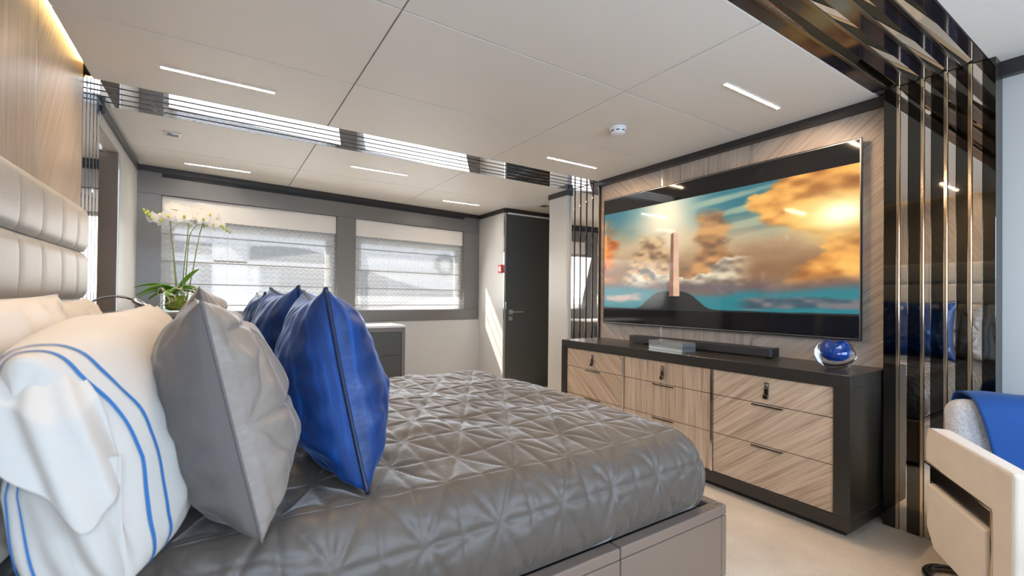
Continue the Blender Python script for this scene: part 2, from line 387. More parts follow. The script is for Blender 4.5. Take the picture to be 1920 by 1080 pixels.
# mirrored pillars and beams: strips of mirror, black glass and bronze beads
def strips(name, along, lo, hi, cuts, face, depth, axis_w, base_m, inward, tilt=False):
    """along: axis index the strips run along from lo to hi. cuts: (a, b, material, proud, partname) across axis_w"""
    ax = [i for i in range(3) if i not in (along, axis_w)][0]
    def bx(a, b, p0, p1, nm):
        if tilt and nm == 'mirror_strip':       # facets turned towards the camera-side wall
            return prism([(a, face + .0100), (b, face + .0100), (b, face - .002), (a, face + .0085)], along, lo, hi)
        l = [0, 0, 0]; h = [0, 0, 0]
        l[along], h[along] = lo, hi; l[axis_w], h[axis_w] = a, b
        l[ax], h[ax] = sorted((face + inward * p0, face + inward * p1)); return box(l, h, .0012)
    a0 = min(c[0] for c in cuts); a1 = max(c[1] for c in cuts)
    l = [0, 0, 0]; h = [0, 0, 0]; l[along], h[along] = lo, hi; l[axis_w], h[axis_w] = a0, a1; l[ax], h[ax] = sorted((face - inward * depth, face - inward * .0101))
    root = struct(name, box(l, h), base_m)
    for a, b, m, p, nm in cuts: obj(nm, bx(a, b, -.010, p, nm), m, root)
    return root
def wide_cuts(y0, y1, pm, gm):
    n, g = 4, .020; w = (y1 - y0 - n * g) / 5; out = []; y = y0
    for i in range(5):
        out.append((y + .0005, y + w - .0005, pm, 0.0, 'mirror_strip')); y += w
        if i < n: out.append((y, y + g, gm, -.004, 'groove_strip')); y += g
    return out
def near_cuts(y0, y1, black=None, bead=None):
    q = [(.926, .872, 'L'), (.872, .858, 'B'), (.858, .826, 'M'), (.826, .776, 'L'), (.776, .762, 'B'), (.762, .737, 'M'), (.737, .690, 'L'),
         (.690, .676, 'B'), (.676, .647, 'M'), (.647, .606, 'L'), (.606, .592, 'B'), (.592, .558, 'M'), (.558, .515, 'L')]
    k = (y1 - y0) / (.926 - .515); out = []
    for a, b, t in q:
        b_, a_ = y0 + (b - .515) * k, y0 + (a - .515) * k
        out.append((b_ + .0004, a_ - .0004, {'L': black or M_LACQ, 'M': M_MIRROR, 'B': bead or M_BEAD}[t], {'L': 0, 'M': -.003, 'B': .006}[t], {'L': 'black_glass_strip', 'M': 'mirror_strip', 'B': 'bronze_bead'}[t]))
    return out
strips('trim_9', 2, 0, 2.2575, near_cuts(.513, .920), 2.905, .11, 1, M_CROWN, -1)
strips('trim_10', 0, -.57, 2.90, near_cuts(BY0, BY1, M_PURE, M_DARKMET), ZC, .011, 1, M_CROWN, -1, True)
strips('trim_11', 2, 0, 2.2575, wide_cuts(FY0, FY1, M_MIRROR, M_PURE), 2.985, .06, 1, M_CROWN, -1)
strips('trim_12', 0, -.59, 2.975, wide_cuts(FY0, FY1, M_CLEAR_MIRROR, M_PURE), ZC, .011, 1, M_CROWN, -1)
strips('trim_13', 2, 0, 2.2575, wide_cuts(FY0, FY1 - .04, M_CLEAR_MIRROR, M_PURE), XL, .02, 1, M_CROWN, 1)
strips('trim_14', 2, 0, 2.2575, near_cuts(BY0, BY1), XL, .02, 1, M_CROWN, 1)

# window walls
WIN = ((.168, 1.67, .215, 1.628), (1.875, 3.303, 1.915, 3.262))
def window_wall(side, xf, n0, full):
    w = struct('wall_' + side, box((-.1, .14, 0), (3.62, .20, .98)), M_WHITE, xf=xf)
    def part(nm, lo, hi, m, bev=.0015, p=w):
        o = obj(nm, box(lo, hi, bev), m, p, xf=xf); return o
    part('upper_wall', (-.1, .14, 1.82), (3.62, .20, 2.27), M_CREAM)
    part('dado_panel', (-.02, 0, 0), (3.56, .03, .868), M_WHITE)
    part('bottom_rail', (-.02, -.006, .870), (3.56, .14, 1.003), M_GREY)
    part('top_rail', (-.02, 0, 2.024), (3.56, .14, 2.212), M_GREY)
    for a, b in ((-.02, .166), (1.672, 1.873), (3.305, 3.56)): part('stile', (a, 0, 1.0045), (b, .14, 2.0225), M_GREY)
    part('vent_slit', (.165, -.003, 2.176), (3.30, .004, 2.208), M_SLIT, 0)
    for a, b, c, d in WIN:
        part('reveal_back', (a, .115, 1.815), (b, .139, 2.0235), M_CREAM, 0)
    for i, (a, b, c, d) in enumerate(WIN):
        f = box((a, .10, 1.003), (c + .02, .139, 1.82)); f = box((d - .02, .10, 1.003), (b, .139, 1.82), bm=f)
        f = box((c + .02, .10, 1.76), (d - .02, .139, 1.82), bm=f); f = box((c + .02, .10, 1.0032), (d - .02, .139, 1.02), bm=f)
        wdw = struct('window_%d' % (n0 + i), f, M_WINFRAME, xf=xf)
        obj('inner_frame', box((d - .055, .085, 1.02), (d - .0201, .10, 1.76), .002), M_WINFRAME, wdw, xf=xf)
        obj('inner_frame', box((c + .0201, .085, 1.02), (c + .05, .10, 1.76), .002), M_WINFRAME, wdw, xf=xf)
        obj('inner_frame', box((c + .0201, .085, 1.762), (d - .0201, .10, 1.80), .002), M_WINFRAME, wdw, xf=xf)
        obj('pane', box((c + .02, .118, 1.02), (d - .02, .122, 1.76)), M_GLASS, wdw, xf=xf)
window_wall('far', WM, 1, True)
window_wall('near', MM, 3, False)

# roman blinds on the far windows
for i, (a, b, c, d) in enumerate(WIN):
    t = thing('roman_blind', ('wide sheer zigzag roman blind behind the orchid, on the left window' if i == 0 else 'sheer zigzag roman blind on the window nearer the charcoal door'), 'blind', WM @ Vector(((a + b) / 2, .05, 1.006)))
    bat = (1.69, 1.45, 1.25, 1.058)
    zs = np.linspace(1.008, 1.832, 60); ss = np.linspace(a + .003, b - .003, 24)
    P = np.zeros((60, 24, 3)); P[..., 0] = ss[None]; P[..., 2] = zs[:, None]
    dd = np.array([.045 + .010 * min(1, min(abs(z - q) for q in bat) / .1) for z in zs]); P[..., 1] = dd[:, None]
    # object-space of the cloth stays (run, depth, height), so the weave follows the cloth
    me = gridmesh(P); o = obj('cloth', me, M_SHEER, None, smooth=True); o.parent = t
    o.matrix_basis = wmat(t).inverted() @ WM
    for z in bat: obj('batten', box((a + .003, .037, z - .0045), (b - .003, .043, z + .0045)), M_BATTEN, t, xf=WM)
    for q in (.33, .62) if i == 0 else (.08, .28, .55):
        s = a + (b - a) * q; obj('lift_cord', tube([(s, .036, 1.01), (s, .036, 1.72)], .0014, 5), M_PLASTIC, t, xf=WM)
    obj('pelmet', box((a + .002, .040, 1.834), (b - .002, .046, 2.021), .001), M_CREAM, t, xf=WM)
    obj('head_rail', box((a + .003, .06, 1.836), (b - .003, .09, 1.862)), M_PLASTIC, t, xf=WM)

# ---------------------------------------------------------------- outside
struct('ground_water', box((-30, 5.9, -1.6), (40, 60, -1.5)), M_SEA)
struct('exterior_side_deck', box((-.8, .22, .2), (4.2, .9, .28)), M_TEAK, xf=WM)
struct('exterior_deck_overhang', box((-.8, .20, 2.50), (4.2, .75, 2.60), .01), M_BOAT, xf=WM)
yt = thing('moored_yacht', 'white yacht moored alongside, seen through both sheer blinds', 'boat', (2, 9.5, -1.5))
bm = box((-6, 9.0, -1.5), (9, 13, 3.1), .05); obj('hull', bm, M_BOAT, yt)
obj('upper_deck', box((-6, 9.5, 3.1), (6, 13, 4.6), .05), M_BOAT, yt)
for poly in ([(-1.6, 1.84), (-.10, 1.83), (-.10, 2.0), (-1.6, 2.06)],
             [(.455, 1.78), (1.95, 1.77), (1.80, 1.88), (1.668, 1.93), (1.3, 2.02), (.865, 2.035), (.455, 2.004)],
             [(2.2, .9), (2.6, .9), (2.95, .96), (3.23, 1.036), (3.70, 1.128), (4.36, 1.157), (4.36, 1.31), (3.94, 1.313), (3.455, 1.371), (3.0, 1.491), (2.57, 1.626), (2.2, 1.73)],
             [(.60, .8), (1.95, .8), (1.95, 1.62), (.60, 1.65)], [(-1.0, .75), (-.12, .75), (-.12, 1.66), (-1.0, 1.66)]):
    obj('cabin_window', prism(poly, 1, 8.975, 9.02), M_BOATGLASS, yt)
obj('pilaster', box((-.10, 8.93, -1.4), (.42, 9.0, 3.0), .02), M_BOAT, yt)
obj('rub_rail', box((-6, 8.93, 1.68), (9, 9.0, 1.755), .02), M_BOAT, yt)
ring = obj('life_ring', tube([(4.10 + .19 * math.cos(a), 8.94, 1.86 + .19 * math.sin(a)) for a in np.linspace(0, 2 * PI, 24, endpoint=False)], .045, 8, closed=True), M_RING, yt, smooth=True)

# ---------------------------------------------------------------- ceiling fixtures
def led(x0, x1, y, label, m):
    t = thing('ceiling_light', label, 'light', ((x0 + x1) / 2, y, ZC - .004), 0, 'recessed linear ceiling lights')
    f = box((x0 - .006, y - .0115, ZC - .0062), (x1 + .006, y - .0086, ZC - .0002)); box((x0 - .006, y + .0086, ZC - .0062), (x1 + .006, y + .0115, ZC - .0002), bm=f)
    box((x0 - .006, y - .0086, ZC - .0062), (x0, y + .0086, ZC - .0002), bm=f); box((x1, y - .0086, ZC - .0062), (x1 + .006, y + .0086, ZC - .0002), bm=f)
    obj('frame', f, M_CEIL, t)
    obj('diffuser', box((x0 + .0002, y - .0085, ZC - .0024), (x1 - .0002, y + .0085, ZC - .0008)), m, t)
led(-.25, .24, 2.76, 'slim warm recessed strip light over the near white pillows, left ceiling panel', M_LED)
led(2.14, 2.65, 2.80, 'slim warm recessed strip light before the mirrored beam, left of the smoke alarm', M_LED)
led(2.147, 2.672, 1.335, 'slim warm recessed strip light over the television right half, beside the dark mirrored beam', M_LED)
led(-.25, .24, 1.335, 'slim warm recessed strip light overhead at the bed head', M_LED)
led(-.25, .223, 4.66, 'slim pale recessed strip light above the orchid by the window wall', M_LED2)
led(.925, 1.419, 3.942, 'slim pale recessed strip light in mid ceiling just behind the mirrored beam', M_LED2)
led(2.122, 2.582, 4.72, 'slim pale recessed strip light above the window nearer the charcoal door', M_LED2)
t = thing('smoke_alarm', 'round white smoke alarm on the ceiling in front of the television', 'smoke alarm', (2.136, 2.06, ZC - .05))
obj('base', lathe([(0, ZC - .0005), (.052, ZC - .0005), (.054, ZC - .012), (.052, ZC - .018), (0, ZC - .018)], (2.136, 2.06, 0), 36), M_PLASTIC, t, smooth=True)
obj('sensor_cap', lathe([(.046, ZC - .018), (.047, ZC - .032), (.042, ZC - .045), (.020, ZC - .05), (0, ZC - .05)], (2.136, 2.06, 0), 36), M_PLASTIC, t, smooth=True)
for k in range(8):
    a = k * PI / 4; c = Vector((2.136 + .0455 * math.cos(a), 2.06 + .0455 * math.sin(a), ZC - .031))
    obj('slot', box((-.002, -.011, -.003), (.002, .011, .003)), M_SLIT, t, xf=Matrix.Translation(c) @ Matrix.Rotation(a, 4, 'Z'))
def spot(c, label):
    t = thing('ceiling_spot', label, 'light', (c[0], c[1], ZC - .006))
    f = box((c[0] - .05, c[1] - .05, ZC - .006), (c[0] + .05, c[1] - .035, ZC - .0003)); box((c[0] - .05, c[1] + .035, ZC - .006), (c[0] + .05, c[1] + .05, ZC - .0003), bm=f)
    box((c[0] - .05, c[1] - .035, ZC - .006), (c[0] - .035, c[1] + .035, ZC - .0003), bm=f); box((c[0] + .035, c[1] - .035, ZC - .006), (c[0] + .05, c[1] + .035, ZC - .0003), bm=f)
    obj('bezel', f, M_NICKEL, t)
    obj('lens', lathe([(0, ZC - .003), (.028, ZC - .003), (.034, ZC - .0005)], (c[0], c[1], 0), 20), M_DARKMET, t, smooth=True)
spot((-.28, 3.88), 'small square nickel ceiling spot above the orchid')
spot((3.24, 4.30), 'small square ceiling spot in the recess before the charcoal door')
t = thing('fire_call_point', 'small red and white fire call point on the white wall by the door', 'alarm', (2.925, 4.757, 1.50))
obj('housing', box((2.905, 4.715, 1.465), (2.9295, 4.80, 1.565), .004), M_RED, t)
obj('faceplate', box((2.9035, 4.735, 1.487), (2.9055, 4.78, 1.540)), M_PLASTIC, t)
obj('press_bar', box((2.9028, 4.742, 1.510), (2.9042, 4.773, 1.516)), M_SLIT, t)

# ---------------------------------------------------------------- bed
def quilt(u, v, s=.225):
    h = s * .8660254; c = .8660254
    def d(a, p): q = a / p; return np.abs(q - np.round(q)) * p
    f = np.minimum(np.minimum(d(v, h), d(u, s / 2)), np.minimum(d(u * c - v * .5, h), d(u * c + v * .5, h)))
    return 1 - np.exp(-f / .010)
BX = 1.735; BN, BF = 1.06, 3.05; RZ = .326
bed = thing('bed', 'large bed with taupe lacquered base under the quilted cover', 'bed', (.6, 2.05, 0))
obj('plinth', box((-.55, BN + .04, 0), (BX - .05, BF - .04, .06)), M_DARKGAP, bed)
for y0, y1 in ((BN, BN + .05), (BF - .05, BF)):
    for x0, x1 in ((-.56, 1.128), (1.132, BX - .033)):
        obj('side_panel', box((x0, y0, .04), (x1, y1, RZ - .041), .004, seg=2), M_BEDLEA, bed)
        obj('rail_cap', box((x0, y0, RZ - .039), (x1, y1, RZ), .006, seg=3), M_BEDLEA, bed)
for y0, y1 in ((BN, BN + .033), (BF - .033, BF)):
    obj('corner_post', box((BX - .0315, y0, .04), (BX, y1, RZ - .041), .004, seg=2), M_BEDLEA, bed)
    obj('corner_cap', box((BX - .0315, y0, RZ - .039), (BX, y1, RZ), .006, seg=3), M_BEDLEA, bed)
obj('foot_panel', box((BX - .05, BN + .0345, .04), (BX, BF - .0345, RZ - .041), .004, seg=2), M_BEDLEA, bed)
obj('foot_cap', box((BX - .05, BN + .0345, RZ - .039), (BX, BF - .0345, RZ), .006, seg=3), M_BEDLEA, bed)
obj('slat_deck', box((-.55, BN + .052, .20), (BX - .052, BF - .052, RZ - .03)), M_DARKGAP, bed)
obj('mattress', box((-.53, 1.20, RZ - .03), (1.58, 2.91, .585), .05, seg=4), M_DARKGAP, bed)
XF, YN, YF, R1, R2, AM = 1.705, 1.085, 3.035, .135, .185, 2.15
LO = .40; st = .0075
ue, vn, vf = XF - R1, YN + R1, YF - R1
us = np.arange(-.535, ue + LO + st, st); vs = np.arange(vn - LO, vf + LO + st, st)
U, V = np.meshgrid(us, vs, indexing='ij')
du = np.maximum(0, U - ue); dv = np.where(V < vn, vn - V, np.where(V > vf, V - vf, 0)); sg = np.where(V < vn, -1., 1.)
r = np.maximum(du, dv); mn = np.minimum(du, dv)
ph = np.where(du >= dv, PI / 4 * mn / np.maximum(r, 1e-9), PI / 2 - PI / 4 * mn / np.maximum(r, 1e-9))
dx, dy = np.cos(ph), np.sin(ph) * sg
a = np.minimum(r / LO, 1) * AM
wob = (npnoise(*U.shape, 14, 3) - .5) * .030 + (npnoise(*U.shape, 40, 5) - .5) * .008
out = R1 * np.sin(a); drop = R2 * (1 - np.cos(a))
X = np.minimum(U, ue) + out * dx; Y = np.clip(V, vn, vf) + out * dy
Z = .612 + .022 * (1 - ((np.clip(V, vn, vf) - 2.06) / 1.0) ** 2) - drop
nx, ny, nz = np.sin(a) * dx, np.sin(a) * dy, np.cos(a)
q = quilt(U - .57, V - vn + .02)
# crumples gather along the rim and the near side
crum = np.clip(np.abs(np.sin((U * 9 + V * 5) + npnoise(*U.shape, 25, 8) * 9)), 0, 1) * np.clip((r - .02) / .15, 0, 1) * .004
dsp = .0095 * q + wob * np.where(r > 0, .7, 1) + crum - .006
fade = np.clip((r - LO * .9) / (LO * .1), 0, 1); dsp = dsp * (1 - fade)
P = np.stack([X + nx * dsp, Y + ny * dsp, np.maximum(Z + nz * dsp, RZ + .004)], -1)
cover = obj('quilted_cover', gridmesh(P), M_VELVET, bed, smooth=True)

hb = thing('headboard', 'tall cream leather headboard of stitched pads on the left wall', 'headboard', (-.57, 2.05, 0))
obj('back_board', box((-.589, 1.05, .35), (-.572, 3.028, 1.566), .002), M_LEATHER, hb)
ycuts = [3.03, 2.80, 2.57, 2.325, 2.10, 1.86, 1.62, 1.38, 1.07]; zcuts = [1.571, 1.353, 1.128, .903, .68]
for z1, z0 in zip(zcuts, zcuts[1:]):
    for y1, y0 in zip(ycuts, ycuts[1:]):
        n, m = 13, 13; aa = np.linspace(-1, 1, n); bb = np.linspace(-1, 1, m)
        A, B = np.meshgrid(aa, bb, indexing='ij')
        end = (y1 > 3.0)
        pz = .25 + .75 * np.maximum(0, 1 - np.abs(A) ** 3.2) ** .45; py = 1 - .16 * np.abs(B) ** 8
        if end: py = py * np.where(B > 0, np.sqrt(np.maximum(0, 1 - B ** 8)), 1)
        Q = np.stack([-.571 + .034 * pz * py, y0 + .0012 + (y1 - y0 - .0024) * (B + 1) / 2 , z0 + .0015 + (z1 - z0 - .003) * (A + 1) / 2], -1)
        obj('pad', gridmesh(Q[:, ::-1]), M_LEATHER, hb, smooth=True)

# ---------------------------------------------------------------- pillows
def pillow_grid(w, h, t, n=56, pinch=.07, seed=1, wr=.006, side=1, q=None, qexp=.5, sag=.0):
    u = np.linspace(-1, 1, n); U, V = np.meshgrid(u, u, indexing='ij')       # u across (y), v up (z)
    T = (1 - .13 * V) * (np.maximum(0, 1 - np.abs(U) ** 2.4) * np.maximum(0, 1 - np.abs(V) ** 2.4)) ** qexp
    Yp = w / 2 * U * (1 - pinch * (1 - V ** 2)); Zp = h / 2 * V * (1 - pinch * (1 - U ** 2))
    nz = (npnoise(n, n, 7, seed) - .5) * 2 * wr + (npnoise(n, n, 17, seed + 50) - .5) * wr
    # creases run in from the seams
    edge = np.maximum(np.abs(U), np.abs(V)); cre = np.sin(np.where(np.abs(U) > np.abs(V), V, U) * 19 + seed) * wr * np.clip((edge - .55) * 2.2, 0, 1) * np.clip((1 - edge) * 9, 0, 1)
    Xp = (t / 2 * T + (nz + cre) * np.clip(T * 2, 0, 1)) * (1 - sag * V)
    if q is not None: Xp = Xp + (q(Yp, Zp) - 1) * .019 * np.clip(T * 1.6, 0, 1)
    P = np.stack([Xp * side, Yp, Zp + h / 2], -1)
    return P
def pillow(name, label, cat, w, h, t, M, m_front, m_back, m_pipe, group=None, seed=1, pinch=.07, wr=.006, q=None, pr=.005, qexp=.5, n=72, lean=0.):
    root = thing(name, label, cat, (0, 0, 0), 0, group); root.matrix_basis = M
    F = pillow_grid(w, h, t, n, pinch, seed, wr, 1, q, qexp); B = pillow_grid(w, h, t, n, pinch, seed + 9, wr, -1, None, qexp)
    obj('front_cover', gridmesh(F), m_front, root, smooth=True, local=True)
    obj('back_cover', gridmesh(B[:, ::-1]), m_back, root, smooth=True, local=True)
    loop = [F[i, 0] for i in range(n)] + [F[n - 1, i] for i in range(1, n)] + [F[i, n - 1] for i in range(n - 2, -1, -1)] + [F[0, i] for i in range(n - 2, 0, -1)]
    obj('piping', tube([tuple(p) for p in loop], pr, 6, closed=True), m_pipe, root, smooth=True, local=True)
    return root
def place(p, rz, tilt, roll=0):
    """local x = face normal, z = up; tilt leans the top towards -x; roll turns in the face plane"""
    return Matrix.Translation(p) @ Matrix.Rotation(rz, 4, 'Z') @ Matrix.Rotation(-tilt, 4, 'Y') @ Matrix.Rotation(roll, 4, 'X')
ZB = .632
R = math.radians
pillow('accent_pillow', 'blue silk accent pillow standing nearest, in front of the grey pillow', 'pillow', .57, .55, .30, place((.352, 1.495, ZB), R(-3), R(11.5)), M_BLUE, M_BLUE, M_BLUEPIPE, 'blue accent pillows', 3, .12, .008, pr=.006)
pillow('accent_pillow', 'second blue silk accent pillow, behind the nearest one', 'pillow', .54, .56, .30, place((.285, 2.12, ZB), R(5), R(6)), M_BLUE, M_BLUE, M_BLUEPIPE, 'blue accent pillows', 5, .12, .008, pr=.006)
pillow('accent_pillow', 'third and farthest blue silk accent pillow, only its top edge in view', 'pillow', .54, .54, .23, place((.26, 2.70, ZB), R(0), R(8)), M_BLUE, M_BLUE, M_BLUEPIPE, 'blue accent pillows', 6, .09, .008, pr=.006)
qf = lambda y, z: quilt(y + .03, z + .02, .24)
pillow('quilted_pillow', 'grey velvet quilted pillow standing nearest, beside the white striped pillow', 'pillow', .60, .52, .30, place((.068, 1.385, ZB), R(3), R(12.5)), M_GVEL, M_GSAT, M_GSAT, 'grey quilted pillows', 11, .08, .007, qf, .003, n=130)
pillow('quilted_pillow', 'second grey velvet quilted pillow, only its top corner showing behind the first', 'pillow', .60, .55, .24, place((.035, 2.02, ZB), R(0), R(9)), M_GVEL, M_GSAT, M_GSAT, 'grey quilted pillows', 14, .08, .007, qf, .003, n=130)
# plain white sleeping pillows against the headboard
pillow('white_pillow', 'plain white pillow leaning on the near part of the headboard', 'pillow', .86, .515, .17, place((-.375, 1.34, ZB), R(-2), R(2.5)), M_LINEN, M_LINEN, M_LINEN, 'plain white pillows', 21, .05, .014, None, .003, .42)
pillow('white_pillow', 'plain white pillow against the headboard, second from the near side', 'pillow', .80, .50, .19, place((-.43, 2.30, ZB), R(2), R(5)), M_LINEN, M_LINEN, M_LINEN, 'plain white pillows', 23, .05, .014, None, .003, .42)
pillow('white_pillow', 'white pillow with a peaked corner in front of the far reading lamp', 'pillow', .78, .465, .19, place((-.215, 2.42, ZB), R(-2), R(6)), M_LINEN, M_LINEN, M_LINEN, 'plain white pillows', 25, .06, .014, None, .003, .42)

# white pillow with a double blue border and a loose hem folded over its near end
def sham():
    root = thing('bordered_pillow', 'white pillow with two blue border lines and a loose hem, nearest the viewer', 'pillow', (-.20, 1.45, ZB))
    n, m = 120, 128; x0, dxc = -.205, .085; zc = ZB + .234; y0, y1 = 1.045, 1.86; LEAN = -.066
    tt = (1 - np.cos(np.linspace(0, PI, n))) / 2; ph = np.linspace(0, 2 * PI, m)
    T, Ph = np.meshgrid(tt, ph, indexing='ij'); Yc = y0 + (y1 - y0) * T
    ends = np.maximum(0, 1 - np.abs(2 * T - 1) ** 3.4)
    A = .130 * ends ** .55
    cx, sz = np.cos(Ph), np.sin(Ph); k = 2 / 2.5
    ex = np.sign(cx) * np.abs(cx) ** k; ez = np.sign(sz) * np.abs(sz) ** k
    Bh = .236 * np.where(ez > 0, 1 - .26 * np.clip(1 - T / .45, 0, 1) ** 1.4, 1) * np.where(T < .02, T / .02, 1) ** .3
    nz = (npnoise(n, m, 9, 31) - .5) * .022 + (npnoise(n, m, 24, 33) - .5) * .007
    cre = .005 * np.sin(T * 40 + ez * 6) * np.clip((T - .55) * 3, 0, 1) * np.clip(ez, 0, 1)
    X = x0 + dxc * T + (A + (nz + cre) * np.clip(ends * 2, 0, 1)) * ex + LEAN * ez
    ear = .018 * T ** 7 * np.clip(ez, 0, 1) ** 3
    Z = np.maximum(zc + Bh * ez + ear, ZB + .002)
    P = np.stack([X, Yc + nz * .5, Z], -1); P[:, -1] = P[:, 0]
    def at(t, j):
        i = int(np.searchsorted(tt, t)) - 1; g = (t - tt[i]) / (tt[i + 1] - tt[i]); return P[i, j] * (1 - g) + P[i + 1, j] * g
    obj('cover', gridmesh(P), M_LINEN, root, smooth=True)
    for t in (.052, .092):
        strip = []
        for dt in (-.0036, .0036):
            row = []
            for j in range(m):
                p = at(t + dt + .007 * math.sin(ph[j] * 5 + 1), j); d = np.array([math.cos(ph[j]), -.6, math.sin(ph[j])]); d /= np.linalg.norm(d); row.append(p + d * .0024)
            strip.append(row)
        obj('border_line', gridmesh(np.array(strip)), M_STRIPE, root, smooth=True)
    # loose cloth of the open end: an upper flap and the layer hanging below it
    def drape(t0, t1, ztop, zlow, out, flare, f1, f2, na=84, nb_=48):
        th = np.linspace(R(t0), R(t1), na); bb = np.linspace(0, 1, nb_); TH, BB = np.meshgrid(th, bb, indexing='ij')
        zl = zlow(np.degrees(th)); Zz = ztop + (zl[:, None] - ztop) * BB
        v = np.clip((Zz - zc) / .235, -1, 1); rr = np.sqrt(np.maximum(.05, 1 - np.abs(v) ** 2.8)); sm = np.clip(BB / .35, 0, 1) ** .8
        fold = (f1 * np.sin(TH * 8 + .4 + BB) + f2 * np.sin(TH * 17 + 2 + BB * 3)) * BB ** .6 + flare * BB ** 2.2 * np.clip((TH - R(70)) / R(40), 0, 1)
        off = (-.03 + (.03 + out) * sm) + fold - .03 * np.clip((R(t0 + 16) - TH) / R(16), 0, 1)
        Q = np.stack([x0 + .010 + (.120 * rr + off) * np.cos(TH) + LEAN * v, 1.15 - (.112 * rr + off) * np.sin(TH), Zz], -1)
        return th, Q
    th, Q = drape(62, 178, zc + .165, lambda d: ZB + .16 + .07 * np.exp(-((d - 62) / 9) ** 2) + .12 * np.clip((d - 95) / 35, 0, 1) - .03 * np.exp(-((d - 92) / 8) ** 2), .022, .035, .012, .007)
    h = obj('hem', gridmesh(Q), M_LINEN, root, smooth=True); md = h.modifiers.new('thick', 'SOLIDIFY'); md.thickness = .003
    th, Q = drape(72, 178, zc + .05, lambda d: ZB + .008 + 0 * d, .004, .078, .010, .005)
    h = obj('hem', gridmesh(Q), M_LINEN, root, smooth=True); md = h.modifiers.new('thick', 'SOLIDIFY'); md.thickness = .003
    for a in (46, 51):
        row = [[Q[a, b] * (1 - e) + Q[a + 1, b] * e + np.array((math.cos(th[a]), -math.sin(th[a]), .1)) * .0045 for b in range(6, Q.shape[1] - 8)] for e in (0., 1.)]
        obj('border_line', gridmesh(np.array(row)), M_STRIPE, root, smooth=True)
sham()

# ---------------------------------------------------------------- dresser
DX, DY0, DY1, DZ = 2.553, .930, 3.10, .795
dr = thing('dresser', 'long black framed dresser with veneered drawers under the television', 'dresser', (2.78, 2.02, 0))
obj('plinth', box((DX + .05, DY0 + .04, 0), (XR - .002, DY1 - .04, .045)), M_BLACKWOOD, dr)
obj('frame_top', box((DX - .012, DY0, .726 + .004), (XR - .001, DY1, DZ), .002), M_BLACKWOOD, dr)
obj('frame_bottom', box((DX - .012, DY0, .043), (XR - .001, DY1, .106), .002), M_BLACKWOOD, dr)
for y0, y1 in ((DY0, 1.003), (3.036, DY1)): obj('frame_side', box((DX - .012, y0, .1062), (XR - .001, y1, .7298), .001), M_BLACKWOOD, dr)
obj('carcass', box((DX + .024, 1.0032, .1062), (XR - .001, 3.0358, .7298)), M_SLIT, dr)
for y in (1.661, 2.386): obj('divider_strip', box((DX - .006, y - .008, .1062), (DX + .0238, y + .008, .7298)), M_CHROME, dr)
cols = ((1.004, 1.651, M_VR), (1.671, 2.376, M_V0), (2.396, 3.035, M_VL)); rows = ((.578, .728), (.346, .574), (.108, .342))
for y0, y1, m in cols:
    for k, (z0, z1) in enumerate(rows):
        dd = obj('drawer', box((DX, y0, z0), (DX + .022, y1, z1), .0015), m, dr)
        yc = (y0 + y1) / 2
        if k == 0:
            obj('latch_plate', box((DX - .006, yc - .014, .668), (DX, yc + .014, .700), .002), M_CHROME, dd)
            obj('latch_button', box((DX - .014, yc - .006, .678), (DX - .006, yc + .006, .692), .002), M_CHROME, dd)
            b = box((DX - .013, yc - .012, .622), (DX - .006, yc + .012, .668), .002)
            obj('leather_pull', b, M_DARKMET, dd)
            obj('leather_pull', box((DX - .024, yc - .014, .610), (DX - .0132, yc + .014, .634), .003), M_DARKMET, dd)
        else:
            obj('pull_bar', box((DX - .012, yc - .085, z1 - .010), (DX - .0002, yc + .085, z1 - .004), .001), M_DARKMET, dd)

